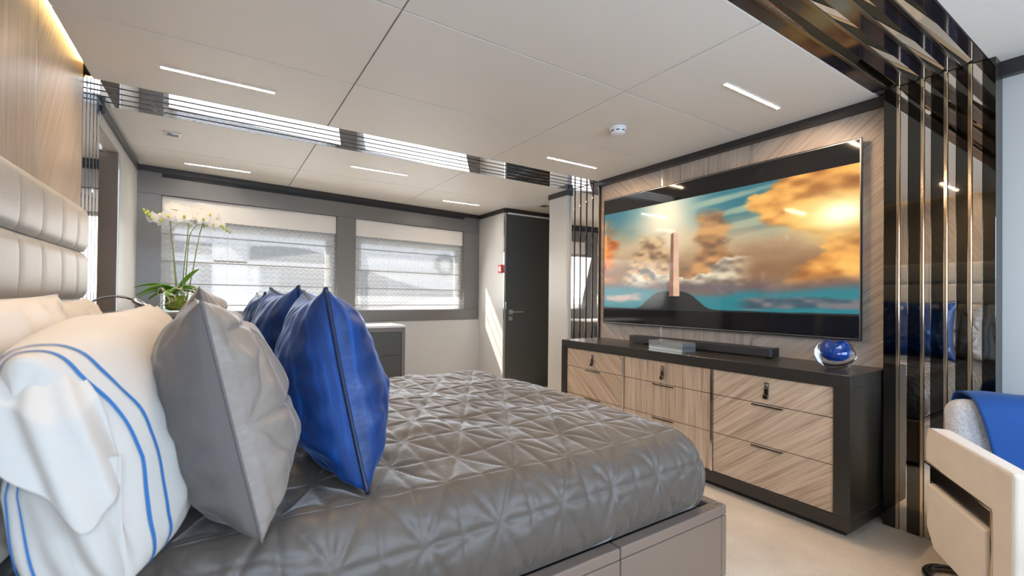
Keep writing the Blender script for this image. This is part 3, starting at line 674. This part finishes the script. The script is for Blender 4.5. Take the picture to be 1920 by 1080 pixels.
# ---------------------------------------------------------------- television
TX = 2.975
def tv_picture():
    w, h = 1024, 430
    x = np.linspace(0, 1, w)[None]; y = np.linspace(0, 1, h)[:, None]          # y down
    def fbm(c, s, o=5):
        return sum(npnoise(h, w, int(c * 2 ** i), s + i) * .5 ** i for i in range(o)) / 1.94
    n1, n2, n3 = fbm(5, 11, 5), fbm(8, 40, 5), fbm(3, 77, 4)
    def mixc(a, b, t): return a * (1 - t[..., None]) + np.array(b) * t[..., None]
    soft = [fbm(5, 11, 3), fbm(8, 40, 3)]
    sm = lambda a, b, v: (lambda t: t * t * (3 - 2 * t))(np.clip((v - a) / (b - a), 0, 1))
    img = np.zeros((h, w, 3)) + np.array((.20, .42, .47))
    img = mixc(img, (.72, .62, .48), sm(.05, .42, y + 0 * x + (n3 - .5) * .3))
    img = mixc(img, (.52, .38, .27), sm(.40, .66, y + 0 * x + (n1 - .5) * .25))
    # cream light behind the middle
    g = np.exp(-(((x - .34) / .14) ** 2 + ((y - .10) / .34) ** 2)); img = mixc(img, (.95, .89, .76), np.clip(g * 1.05, 0, 1))
    st = sm(.55, .75, fbm(4, 5, 4) * .55 + .45 * np.abs(np.sin(y * 26 + x * 5))) * sm(.5, .2, y + 0 * x) * sm(.4, .55, x + 0 * y)
    img = mixc(img, (.80, .78, .62), st * .55)
    # billowing clouds: lit and shaded sides from the noise slope
    def cloud(img, mask, lit, dark, n):
        q = soft[0] if n is n1 else soft[1]; q = q * .75 + n * .25
        sh = np.clip(.58 + (np.roll(q, 16, 1) - q) * 3.2 + (np.roll(q, -14, 0) - q) * 3.2, 0, 1); sh = sh * sh * (3 - 2 * sh)
        c = np.array(dark) * (1 - sh[..., None]) + np.array(lit) * sh[..., None]
        return img * (1 - mask[..., None]) + c * mask[..., None]
    m = sm(.0, .10, .13 - x + (n2 - .5) * .25 - np.abs(y - .30) * .10) * sm(.04, .12, y + (n2 - .5) * .1) * sm(.80, .6, y + 0 * x)
    img = cloud(img, m, (.93, .58, .30), (.60, .28, .14), n1)
    e = .78 - .10 * np.sin(y * 9.0) + (n2 - .5) * .22
    m = sm(.0, .05, x - e) * sm(.86, .74, y + (n1 - .5) * .1 + 0 * x)
    img = cloud(img, m, (.95, .70, .36), (.55, .32, .15), n1)
    m = sm(.0, .06, .12 - np.abs(x - .25 - (n1 - .5) * .2) + (y - .45) * .15) * sm(.22, .38, y + (n2 - .5) * .2 + 0 * x) * .8
    img = cloud(img, m, (.80, .66, .48), (.42, .31, .23), n2)
    m = sm(.0, .05, .075 - np.abs(x - .555 - (n2 - .5) * .16) + (y - .3) * .07) * sm(.10, .2, y + (n1 - .5) * .15 + 0 * x)
    img = cloud(img, m * .9, (.80, .58, .36), (.38, .27, .20), n1)
    m = sm(.0, .04, (n2 - .40) * .5 + .055 - np.abs(y - .70 - (n3 - .5) * .10) * .8) * sm(.72, .6, x + 0 * y) * sm(.1, .2, x + 0 * y)
    img = cloud(img, m * .85, (.86, .82, .72), (.42, .40, .36), n2)
    # violet haze, teal water light and the sun
    img = mixc(img, (.36, .32, .34), sm(.70, .80, y + (n1 - .5) * .08 + 0 * x) * .85)
    img = mixc(img, (.14, .46, .50), sm(.79, .87, y + (n3 - .5) * .22 + 0 * x) * .9)
    img = cloud(img, sm(.0, .03, .055 - np.abs(y - .93 - (n1 - .5) * .06)) * sm(.62, .7, x + 0 * y) * .8, (.50, .42, .42), (.24, .27, .31), n2)
    img = cloud(img, sm(.0, .03, .05 - np.abs(y - .89 - (n1 - .5) * .08)) * sm(.26, .18, x + 0 * y) * .8, (.80, .62, .55), (.40, .42, .45), n2)
    g = np.exp(-(((x - .945) / .10) ** 2 + ((y - .32) / .13) ** 2)); img = mixc(img, (1, .90, .60), np.clip(g * 1.2, 0, 1))
    g = np.exp(-(((x - .955) / .045) ** 2 + ((y - .31) / .06) ** 2)); img = mixc(img, (1, .98, .86), np.clip(g * 1.3, 0, 1))
    # low dark hill and a plain pale standing stone
    hill = .985 - .16 * np.exp(-((x - .37) / .13) ** 4) + (n2 - .5) * .012
    img = mixc(img, (.115, .12, .125), sm(.0, .012, y - hill))
    mid = .385; hw = .0155 + .0085 * (y - .27) / .60
    stone = sm(.0015, .0, np.abs(x - mid) - hw) * (y + 0 * x > .285 - (x - mid) * .9) * (y + 0 * x < .873)
    sc = np.where(x - mid > -.004, .80, .10) + (n2 - .5) * .5 + 0 * y; sc = np.clip(sc, 0, 1)
    img = img * (1 - stone[..., None]) + (np.array((.50, .36, .30)) * (1 - sc[..., None]) + np.array((.94, .78, .66)) * sc[..., None]) * stone[..., None]
    out = np.ones((h, w, 4), np.float32); out[..., :3] = np.clip(img, 0, 1)
    im = bpy.data.images.new('screen_picture', w, h); im.colorspace_settings.name = 'sRGB'
    im.pixels.foreach_set(out[::-1].ravel()); im.update(); im.pack()
    m_, n, l, b = nt('screen_picture')
    ti = n.new('ShaderNodeTexImage'); ti.image = im
    b.inputs['Base Color'].default_value = (.01, .01, .01, 1); b.inputs['Roughness'].default_value = .06; b.inputs['Specular IOR Level'].default_value = .5
    l.new(ti.outputs['Color'], b.inputs['Emission Color']); b.inputs['Emission Strength'].default_value = .95
    return m_
M_PIC = tv_picture()
M_TVBLACK = mat('screen_black_glass', (.010, .010, .011), .06)
tv = thing('television', 'large wall television showing a sunset cloudscape above the dresser', 'television', (TX, 2.05, .935))
y0, y1, z0, z1 = 1.044, 3.02, .945, 2.055
obj('back_case', box((TX + .004, y0 + .02, z0 + .02), (XR - .0005, y1 - .02, z1 - .02)), M_SCREEN_BLACK, tv)
f = box((TX - .006, y0 - .008, z0 - .010), (TX + .0039, y0, z1 + .008)); box((TX - .006, y1, z0 - .010), (TX + .0039, y1 + .008, z1 + .008), bm=f)
box((TX - .006, y0, z0 - .010), (TX + .0039, y1, z0), bm=f); box((TX - .006, y0, z1), (TX + .0039, y1, z1 + .008), bm=f)
obj('bezel', f, M_SCREEN_BLACK, tv)
f = box((TX - .007, y0 - .001, z0 - .0015), (TX - .0061, y0 + .002, z1 + .001)); box((TX - .007, y0 + .002, z0 - .0015), (TX - .0061, y1, z0 + .001), bm=f); box((TX - .007, y0 + .002, z1 - .001), (TX - .0061, y1, z1 + .001), bm=f)
obj('chrome_edge', f, M_NICKEL, tv)
zb, zt = 1.072, 1.925
obj('letterbox_top', box((TX - .004, y0, zt), (TX + .0038, y1, z1)), M_TVBLACK, tv)
obj('letterbox_bottom', box((TX - .004, y0, z0), (TX + .0038, y1, zb)), M_TVBLACK, tv)
bm = bmesh.new(); uv = bm.loops.layers.uv.new('uv')
V4 = [bm.verts.new(p) for p in ((TX - .004, y1, zb), (TX - .004, y0, zb), (TX - .004, y0, zt), (TX - .004, y1, zt))]
fc = bm.faces.new(V4)
for lp, q in zip(fc.loops, ((0, 0), (1, 0), (1, 1), (0, 1))): lp[uv].uv = q
obj('screen_image', bm, M_PIC, tv)

# things on the dresser
t = thing('soundbar', 'long black soundbar on the dresser below the television', 'soundbar', (2.9, 2.05, DZ))
sb = prism([(2.85, 2.60), (2.85, 1.47), (2.862, 1.458), (2.945, 1.458), (2.957, 1.47), (2.957, 2.60), (2.945, 2.612), (2.862, 2.612)], 2, DZ + .008, DZ + .062, .004)
obj('body', sb, M_SB, t)
obj('foot', box((2.86, 1.50, DZ + .0003), (2.94, 1.60, DZ + .008)), M_SCREEN_BLACK, t); obj('foot', box((2.86, 2.45, DZ + .0003), (2.94, 2.55, DZ + .008)), M_SCREEN_BLACK, t)
obj('control_panel', box((2.88, 1.49, DZ + .0615), (2.93, 1.56, DZ + .0632)), M_TVBLACK, t)
M_SILV = mat('brushed_silver', (.55, .58, .60), .22, metal=.85)
t = thing('silver_box', 'flat silver two-tier box in front of the soundbar', 'box', (2.70, 2.08, DZ))
XB = Matrix.Translation((2.705, 2.085, 0)) @ Matrix.Rotation(R(-6), 4, 'Z')
obj('base', box((-.055, -.155, DZ + .0003), (.075, .155, DZ + .030), .001), M_SILV, t, xf=XB)
obj('lid', box((-.056, -.156, DZ + .0315), (.076, .156, DZ + .062), .001), M_SILV, t, xf=XB)
obj('seam', box((-.053, -.153, DZ + .029), (.073, .153, DZ + .032)), M_SLIT, t, xf=XB)
# clear and blue art-glass vase
M_CLEAR = mat('clear_glass', (1, 1, 1), 0, trans=1, ior=1.47)
M_BGLASS = mat('blue_glass', (.0, .10, .62), .02, trans=.55, ior=1.5)
GV = Vector((2.765, 1.083, DZ))
t = thing('glass_vase', 'round clear glass vase with blue core on the near end of the dresser', 'vase', GV)
prof = [(0, 0), (.030, 0), (.050, .006), (.076, .030), (.088, .062), (.086, .088), (.072, .118), (.050, .138), (.034, .146), (.026, .1465), (.020, .142), (.018, .12), (0, .112)]
KV = 1.07
prof = [(a * KV, b * KV) for a, b in prof]
obj('clear_body', lathe(prof, GV + Vector((0, 0, .0004)), 48), M_CLEAR, t, smooth=True)
core = [(0, .052), (.020, .054), (.036, .066), (.043, .086), (.040, .106), (.033, .122), (.026, .132), (.023, .128), (.0205, .112), (0, .104)]
core = [(a * KV * 1.06, b * KV - .004) for a, b in core]
obj('blue_core', lathe(core, GV, 40), M_BGLASS, t, smooth=True)

# ---------------------------------------------------------------- far side: nightstand, orchid, lamp, window cabinet
t = thing('nightstand', 'dark grey lacquered nightstand under the orchid beyond the bed', 'nightstand', (-.34, 3.42, 0))
obj('carcass', box((-.555, 3.20, .04), (-.13, 3.64, 1.020), .003), M_GREY, t); obj('top', box((-.56, 3.195, 1.0205), (-.125, 3.645, 1.048), .003), M_GREY, t)
obj('plinth', box((-.54, 3.23, 0), (-.16, 3.62, .04)), M_SLIT, t)
for z0, z1 in ((.06, .52), (.53, 1.01)):
    d_ = obj('drawer', box((-.1295, 3.215, z0), (-.112, 3.625, z1), .002), M_GREY, t); obj('handle', box((-.1118, 3.36, z1 - .012), (-.104, 3.48, z1 - .006)), M_DARKMET, d_)
VC = Vector((-.213, 3.40, 1.049)); hw = .064
t = thing('square_vase', 'square clear glass vase holding the orchid on the nightstand', 'vase', VC)
g = box((-hw, -hw, 0), (hw, hw, .010)); 
for lo, hi in (((-hw, -hw, .010), (-hw + .005, hw, .138)), ((hw - .005, -hw, .010), (hw, hw, .138)), ((-hw + .005, -hw, .010), (hw - .005, -hw + .005, .138)), ((-hw + .005, hw - .005, .010), (hw - .005, hw, .138))): box(lo, hi, bm=g)
obj('glass_wall', g, window_glass('vase_glass', (.90, .95, .92)), t, xf=Matrix.Translation(VC))
nb = bmesh.new(); bmesh.ops.create_icosphere(nb, subdivisions=4, radius=1)
for v in nb.verts:
    c = v.co.normalized(); e = Vector([math.copysign(abs(k) ** .35, k) for k in c]); s_ = .052 + .006 * noise.noise(c * 6)
    v.co = Vector((e.x * s_, e.y * s_, .055 + e.z * .043 + .008 * noise.noise(c * 9)))
tag(obj('moss', nb, M_MOSS, None, True, xf=Matrix.Translation(VC)), 'yellow green moss filling the square glass vase', 'moss', kind='stuff')
orc = thing('orchid', 'white flowering orchid with green strap leaves in the square glass vase', 'plant', VC + Vector((0, 0, .10)))
def leaf(direction, length, width, rise, droop, z0):
    n = 12; d = Vector((math.cos(direction), math.sin(direction), 0)); sd = Vector((-d.y, d.x, 0)); b = bmesh.new(); rows_ = []
    for i in range(n + 1):
        s = i / n; w = width * (math.sin(PI * min(1, s * .93 + .07)) ** .6) * (1 if s < 1 else .02)
        c = VC + Vector((0, 0, z0)) + d * (length * s) + Vector((0, 0, rise * s - droop * s * s))
        rows_.append([b.verts.new(c + sd * (w * k) + Vector((0, 0, abs(k) * w * .5))) for k in (-1, -.5, 0, .5, 1)])
    for A, B in zip(rows_, rows_[1:]):
        for k in range(4): b.faces.new((A[k], A[k + 1], B[k + 1], B[k]))
    o = obj('leaf', b, M_LEAF, orc, True); md = o.modifiers.new('thick', 'SOLIDIFY'); md.thickness = .002
for a, ln, w, ri, dr_, z in ((185, .20, .022, .10, .09, .13), (172, .20, .020, .06, .10, .13), (200, .19, .021, .05, .09, .12), (160, .15, .022, .03, .08, .12), (215, .17, .02, .09, .09, .13),
                             (-5, .14, .018, .06, .09, .13), (15, .12, .018, .04, .07, .12), (-25, .13, .018, .09, .09, .13), (250, .12, .02, .05, .08, .12), (-40, .15, .020, .19, .05, .12), (100, .12, .02, .06, .08, .12)):
    leaf(R(a), ln, w, ri, dr_, z)
# flower prototype
def petal_bm(L, Wd, cup):
    b = bmesh.new(); n = 7; rows_ = []
    for i in range(n + 1):
        s = i / n; w = Wd * math.sin(PI * (s * .86 + .10)) ** .75
        rows_.append([b.verts.new((cup * s * s - .1 * abs(k) * w, k * w, L * s)) for k in (-1, -.5, 0, .5, 1)])
    for A, B in zip(rows_, rows_[1:]):
        for k in range(4): b.faces.new((A[k], A[k + 1], B[k + 1], B[k]))
    return b
def mesh_of(b, m, name):
    me = bpy.data.meshes.new(name); b.to_mesh(me); b.free(); me.materials.append(m); me.polygons.foreach_set('use_smooth', [True] * len(me.polygons)); return me
ME_WIDE = mesh_of(petal_bm(.042, .028, -.006), M_PETAL, 'petal'); ME_NARROW = mesh_of(petal_bm(.044, .017, -.010), M_PETAL, 'petal')
lipb = bmesh.new(); bmesh.ops.create_icosphere(lipb, subdivisions=2, radius=.008)
for v in lipb.verts: v.co = Vector((v.co.x * 1.2 + .006, v.co.y * .8, v.co.z * 1.3 - .004))
ME_LIP = mesh_of(lipb, M_LIP, 'flower')
def link(name, me, parent, M):
    o = bpy.data.objects.new(name, me); C.objects.link(o); o.parent = parent; o.matrix_basis = M; return o
def flower(p, yaw, pitch, sc):
    M = wmat(orc).inverted() @ Matrix.Translation(p) @ Matrix.Rotation(yaw, 4, 'Z') @ Matrix.Rotation(pitch, 4, 'Y') @ Matrix.Scale(sc, 4)
    f_ = link('flower', ME_LIP, orc, M)
    for k, me in ((72, ME_WIDE), (-72, ME_WIDE), (0, ME_NARROW), (140, ME_NARROW), (-140, ME_NARROW)): link('petal', me, f_, Matrix.Rotation(R(k), 4, 'X'))
budb = bmesh.new(); bmesh.ops.create_icosphere(budb, subdivisions=2, radius=.009)
for v in budb.verts: v.co.z *= 1.35
ME_BUD = mesh_of(budb, M_BUD, 'bud')
def at34(px, py, y=3.40):
    """a spot of the plant, measured in the photograph on the plane the plant stands in"""
    d = FW + RT * ((px - 960) / 846.91) - UP * ((py - 552.53) / 846.91); return Vector((0, 0, H)) + d * (y / d.y)
stems = [([(331, 560), (327, 500), (321, 440), (318, 412), (306, 400), (290, 397), (276, 398), (269, 394)], 3.39),
         ([(334, 560), (326, 480), (320, 420), (326, 402), (345, 395), (360, 398)], 3.43),
         ([(340, 560), (345, 505), (352, 440), (354, 420), (347, 405), (335, 395), (320, 392)], 3.36),
         ([(344, 560), (350, 500), (355, 445), (366, 425), (378, 412), (392, 408), (410, 412)], 3.44),
         ([(350, 562), (362, 505), (372, 450), (381, 420), (392, 408), (404, 412), (418, 424), (431, 436)], 3.39)]
for pts, y in stems:
    pp = [at34(*q, y) for q in pts]; dense = []
    for i in range(len(pp) - 1):
        p0, p1, p2, p3 = pp[max(i - 1, 0)], pp[i], pp[i + 1], pp[min(i + 2, len(pp) - 1)]
        for s in np.linspace(0, 1, 6, endpoint=False):
            dense.append(.5 * ((2 * p1) + (p2 - p0) * s + (2 * p0 - 5 * p1 + 4 * p2 - p3) * s * s + (3 * p1 - p0 - 3 * p2 + p3) * s ** 3))
    dense.append(pp[-1]); obj('stem', tube(dense, [.0034 - .0018 * i / len(dense) for i in range(len(dense))], 7), M_STEM, orc, True)
for px, py, y, ya, pi_, sc in ((329, 398, 3.36, -80, -8, 1.15), (317, 404, 3.34, -110, 0, .95), (303, 412, 3.38, -115, 5, 1.0), (310, 408, 3.42, -60, 5, .95), (345, 405, 3.33, -70, -5, 1.05), (338, 412, 3.37, -100, 8, .95),
                               (351, 415, 3.36, -55, 10, .9), (371, 402, 3.36, -75, -6, 1.1), (364, 412, 3.40, -95, 5, .95), (381, 410, 3.34, -60, 0, .95), (394, 402, 3.38, -80, -10, 1.0), (404, 408, 3.40, -50, 5, .95), (388, 414, 3.42, -70, 12, .85),
                               (400, 420, 3.37, -95, 14, .85), (414, 422, 3.38, -65, 10, .75), (285, 408, 3.39, -110, 14, .85), (334, 392, 3.42, -85, -12, 1.0), (355, 398, 3.42, -60, -6, 1.0), (322, 390, 3.40, -95, -10, .95), (376, 393, 3.41, -90, -14, .95)):
    flower(at34(px, py, y), R(ya), R(pi_), sc)
for px, py, sc in ((269, 393, .8), (273, 399, 1), (277, 396, .9), (280, 403, 1.1), (420, 427, .9), (426, 432, 1.0), (410, 420, 1.0), (416, 424, .8), (431, 436, .6), (390, 422, .9), (357, 422, .8), (383, 424, .9)):
    link('bud', ME_BUD, orc, wmat(orc).inverted() @ Matrix.Translation(at34(px, py, 3.39)) @ Matrix.Scale(sc, 4))
random.seed(9)
for k in range(12):
    a = random.uniform(0, 2 * PI); pts = []; r0 = random.uniform(.02, .05); r1 = random.uniform(.07, .125)
    for i in range(9):
        s = i / 8; rr = r0 + (r1 - r0) * math.sin(s * PI * .75); aa = a + s * random.uniform(.5, 1.3)
        z = .12 + .035 * math.sin(s * PI) - .075 * s ** 2 * (1 if k % 2 else .2)
        if z < .142: rr = max(rr, .098)      # the roots hang outside the glass
        pts.append(VC + Vector((rr * math.cos(aa), rr * math.sin(aa), z if rr > .07 else max(z, .12))))
    obj('root', tube(pts, .0022, 6), M_ROOT, orc, True)
# reading lamp at the far end of the headboard
t = thing('reading_lamp', 'small gooseneck reading lamp with chrome head past the far headboard end', 'lamp', (-.585, 3.07, 1.05))
obj('wall_plate', box((XL + .0004, 3.045, 1.00), (-.575, 3.095, 1.07), .003), M_CHROME, t)
A = [(-.575, 3.07, 1.04), (-.56, 3.07, 1.075), (-.54, 3.08, 1.11), (-.50, 3.09, 1.135), (-.455, 3.10, 1.142), (-.41, 3.11, 1.135), (-.375, 3.12, 1.12)]
obj('gooseneck', tube(A, .006, 10), M_DARKMET, t, True)
obj('lamp_head', tube([(-.384, 3.118, 1.125), (-.380, 3.119, 1.123), (-.325, 3.135, 1.082), (-.322, 3.136, 1.080)], [.012, .015, .015, .012], 16), M_CHROME, t, True)
# low cabinet under the windows
t = thing('window_cabinet', 'dark grey cabinet with white top under the windows', 'cabinet', (1.1, 4.86, 0))
obj('carcass', box((.55, 4.62, .05), (1.655, 5.04, .832), .002), M_GREY, t); obj('white_top', box((.55, 4.615, .8325), (1.66, 5.06, .858), .004), M_PLASTIC, t)
obj('plinth', box((.58, 4.66, 0), (1.62, 5.02, .05)), M_SLIT, t); obj('frame_top', box((.55, 4.604, .792), (1.655, 4.6198, .832)), M_GREY, t); obj('frame_side', box((1.618, 4.604, .05), (1.655, 4.6198, .7918)), M_GREY, t)
for x0, x1 in ((.56, 1.085), (1.09, 1.614)):
    for z0, z1 in ((.06, .30), (.305, .545), (.55, .785)): obj('drawer', box((x0, 4.608, z0), (x1, 4.6195, z1), .002), M_DOOR, t)

# ---------------------------------------------------------------- armchair
CF = math.atan2(-.557, -.83)
CH = thing('armchair', 'beige suede armchair with bronze banded arm before the dark mirrored pillar', 'armchair', (2.478, .188, 0), CF)
# local: +x forward, +y to the chair's left; the arm facing the bed is at y = -AW
AW = .355
def rbox(lo, hi, b, m, name, seg=4, parent=CH): return obj(name, box(lo, hi, b, seg=seg), m, parent, True, local=True)
def arm(s):
    y0, y1 = (s * AW, s * (AW - .060))
    ya, yb = min(y0, y1), max(y0, y1)
    L = [(-.315, .475), (-.315, .575), (-.295, .622), (-.26, .628), (.285, .628), (.285, .13), (.175, .13), (.175, .475)]
    a_ = obj('arm', prism(L, 1, ya, yb, .012, seg=3), M_SUEDE, CH, False, local=True)
    i_ = [(-.315, .20), (-.25, .13), (.128, .13), (.128, .385), (-.315, .385)]
    obj('side_panel', prism(i_, 1, ya + .004, yb - .004, .010, seg=3), M_SUEDE, CH, False, local=True)
    yo = y0 - s * .022
    za = (min(yo, y1 + s * .006), max(yo, y1 + s * .006))
    obj('metal_band', box((-.33, za[0], .388), (.174, za[1], .472), .003), M_DARKMET, CH, local=True)
    obj('metal_band', box((.131, za[0], .13), (.174, za[1], .387), .003), M_DARKMET, CH, local=True)
    ye = sorted((y0 + s * .003, y0 - s * .02))
    obj('bronze_edge', box((-.318, ye[0], .468), (.176, ye[1], .476), .001), M_BEAD, CH, local=True)
    obj('bronze_edge', box((.169, ye[0], .131), (.179, ye[1], .4675), .001), M_BEAD, CH, local=True)
arm(-1); arm(1)
rbox((-.345, -.29, .14), (-.322, .29, .58), .03, M_SUEDE, 'back_shell')
rbox((-.24, -.292, .15), (.27, .292, .34), .02, M_SUEDE, 'seat_base')
rbox((-.16, -.29, .342), (.285, .29, .47), .045, M_TWEED, 'seat_cushion', 5)
bc = rbox((-.075, -.29, 0), (.075, .29, .40), .06, M_TWEED, 'back_cushion', 6); bc.matrix_basis = Matrix.Translation((-.255, 0, .355)) @ Matrix.Rotation(R(-7), 4, 'Y')
lp = []
for cx, cy, a0 in ((.20, .27, 0), (-.262, .27, 90), (-.262, -.275, 180), (.20, -.275, 270)):
    for k in range(7): a_ = R(a0 + 15 * k); lp.append((cx + .09 * math.cos(a_), cy + .09 * math.sin(a_), .016))
obj('sled_base', tube(lp, .015, 10, closed=True), M_DARKMET, CH, True, local=True)
for x in (-.18, .18):
    for y in (-.20, .20): obj('leg', tube([(x, y * 1.45, .03), (x, y, .15)], .012, 8), M_DARKMET, CH, True, local=True)
# blue throw over the back cushion
n, m = 70, 46; prof = []
P3 = [(-.345, .62), (-.345, .70), (-.335, .765), (-.30, .792), (-.24, .797), (-.175, .785), (-.135, .745), (-.118, .68), (-.105, .60), (-.09, .545), (-.06, .511), (.0, .504), (.08, .503), (.16, .502)]
P3 = [Vector((a - .055, 0, b - .022)) for a, b in P3]
for i in range(len(P3) - 1):
    p0, p1, p2, p3 = P3[max(i - 1, 0)], P3[i], P3[i + 1], P3[min(i + 2, len(P3) - 1)]
    for s in np.linspace(0, 1, 6, endpoint=False): prof.append(.5 * ((2 * p1) + (p2 - p0) * s + (2 * p0 - 5 * p1 + 4 * p2 - p3) * s * s + (3 * p1 - p0 - 3 * p2 + p3) * s ** 3))
prof.append(P3[-1]); pf = np.array([tuple(p) for p in prof]); n = len(pf)
ys = np.linspace(-.235, .28, m)
Q = np.zeros((n, m, 3)); ii = np.arange(n) / (n - 1)
Q[..., 0] = pf[:, 0:1]; Q[..., 2] = pf[:, 2:3]; Q[..., 1] = ys[None] + (.085 * np.clip((ii - .45) / .45, 0, 1) ** 1.2)[:, None] * ((ys[-1] - ys) / (ys[-1] - ys[0]))[None]
wav = (npnoise(n, m, 6, 3) - .5) * .010 * np.clip(ii * 2, 0, 1)[:, None]; Q[..., 0] += np.abs(wav); Q[..., 2] += np.abs(wav) * .6
Q[..., 2] += (.003 * np.sin(ys * 30))[None]
th = obj('throw_blanket', gridmesh(Q), M_THROW, None, True, xf=wmat(CH))
md = th.modifiers.new('thick', 'SOLIDIFY'); md.thickness = .009; md.offset = 1
tag(th, 'plain royal blue throw draped over the armchair back', 'blanket')
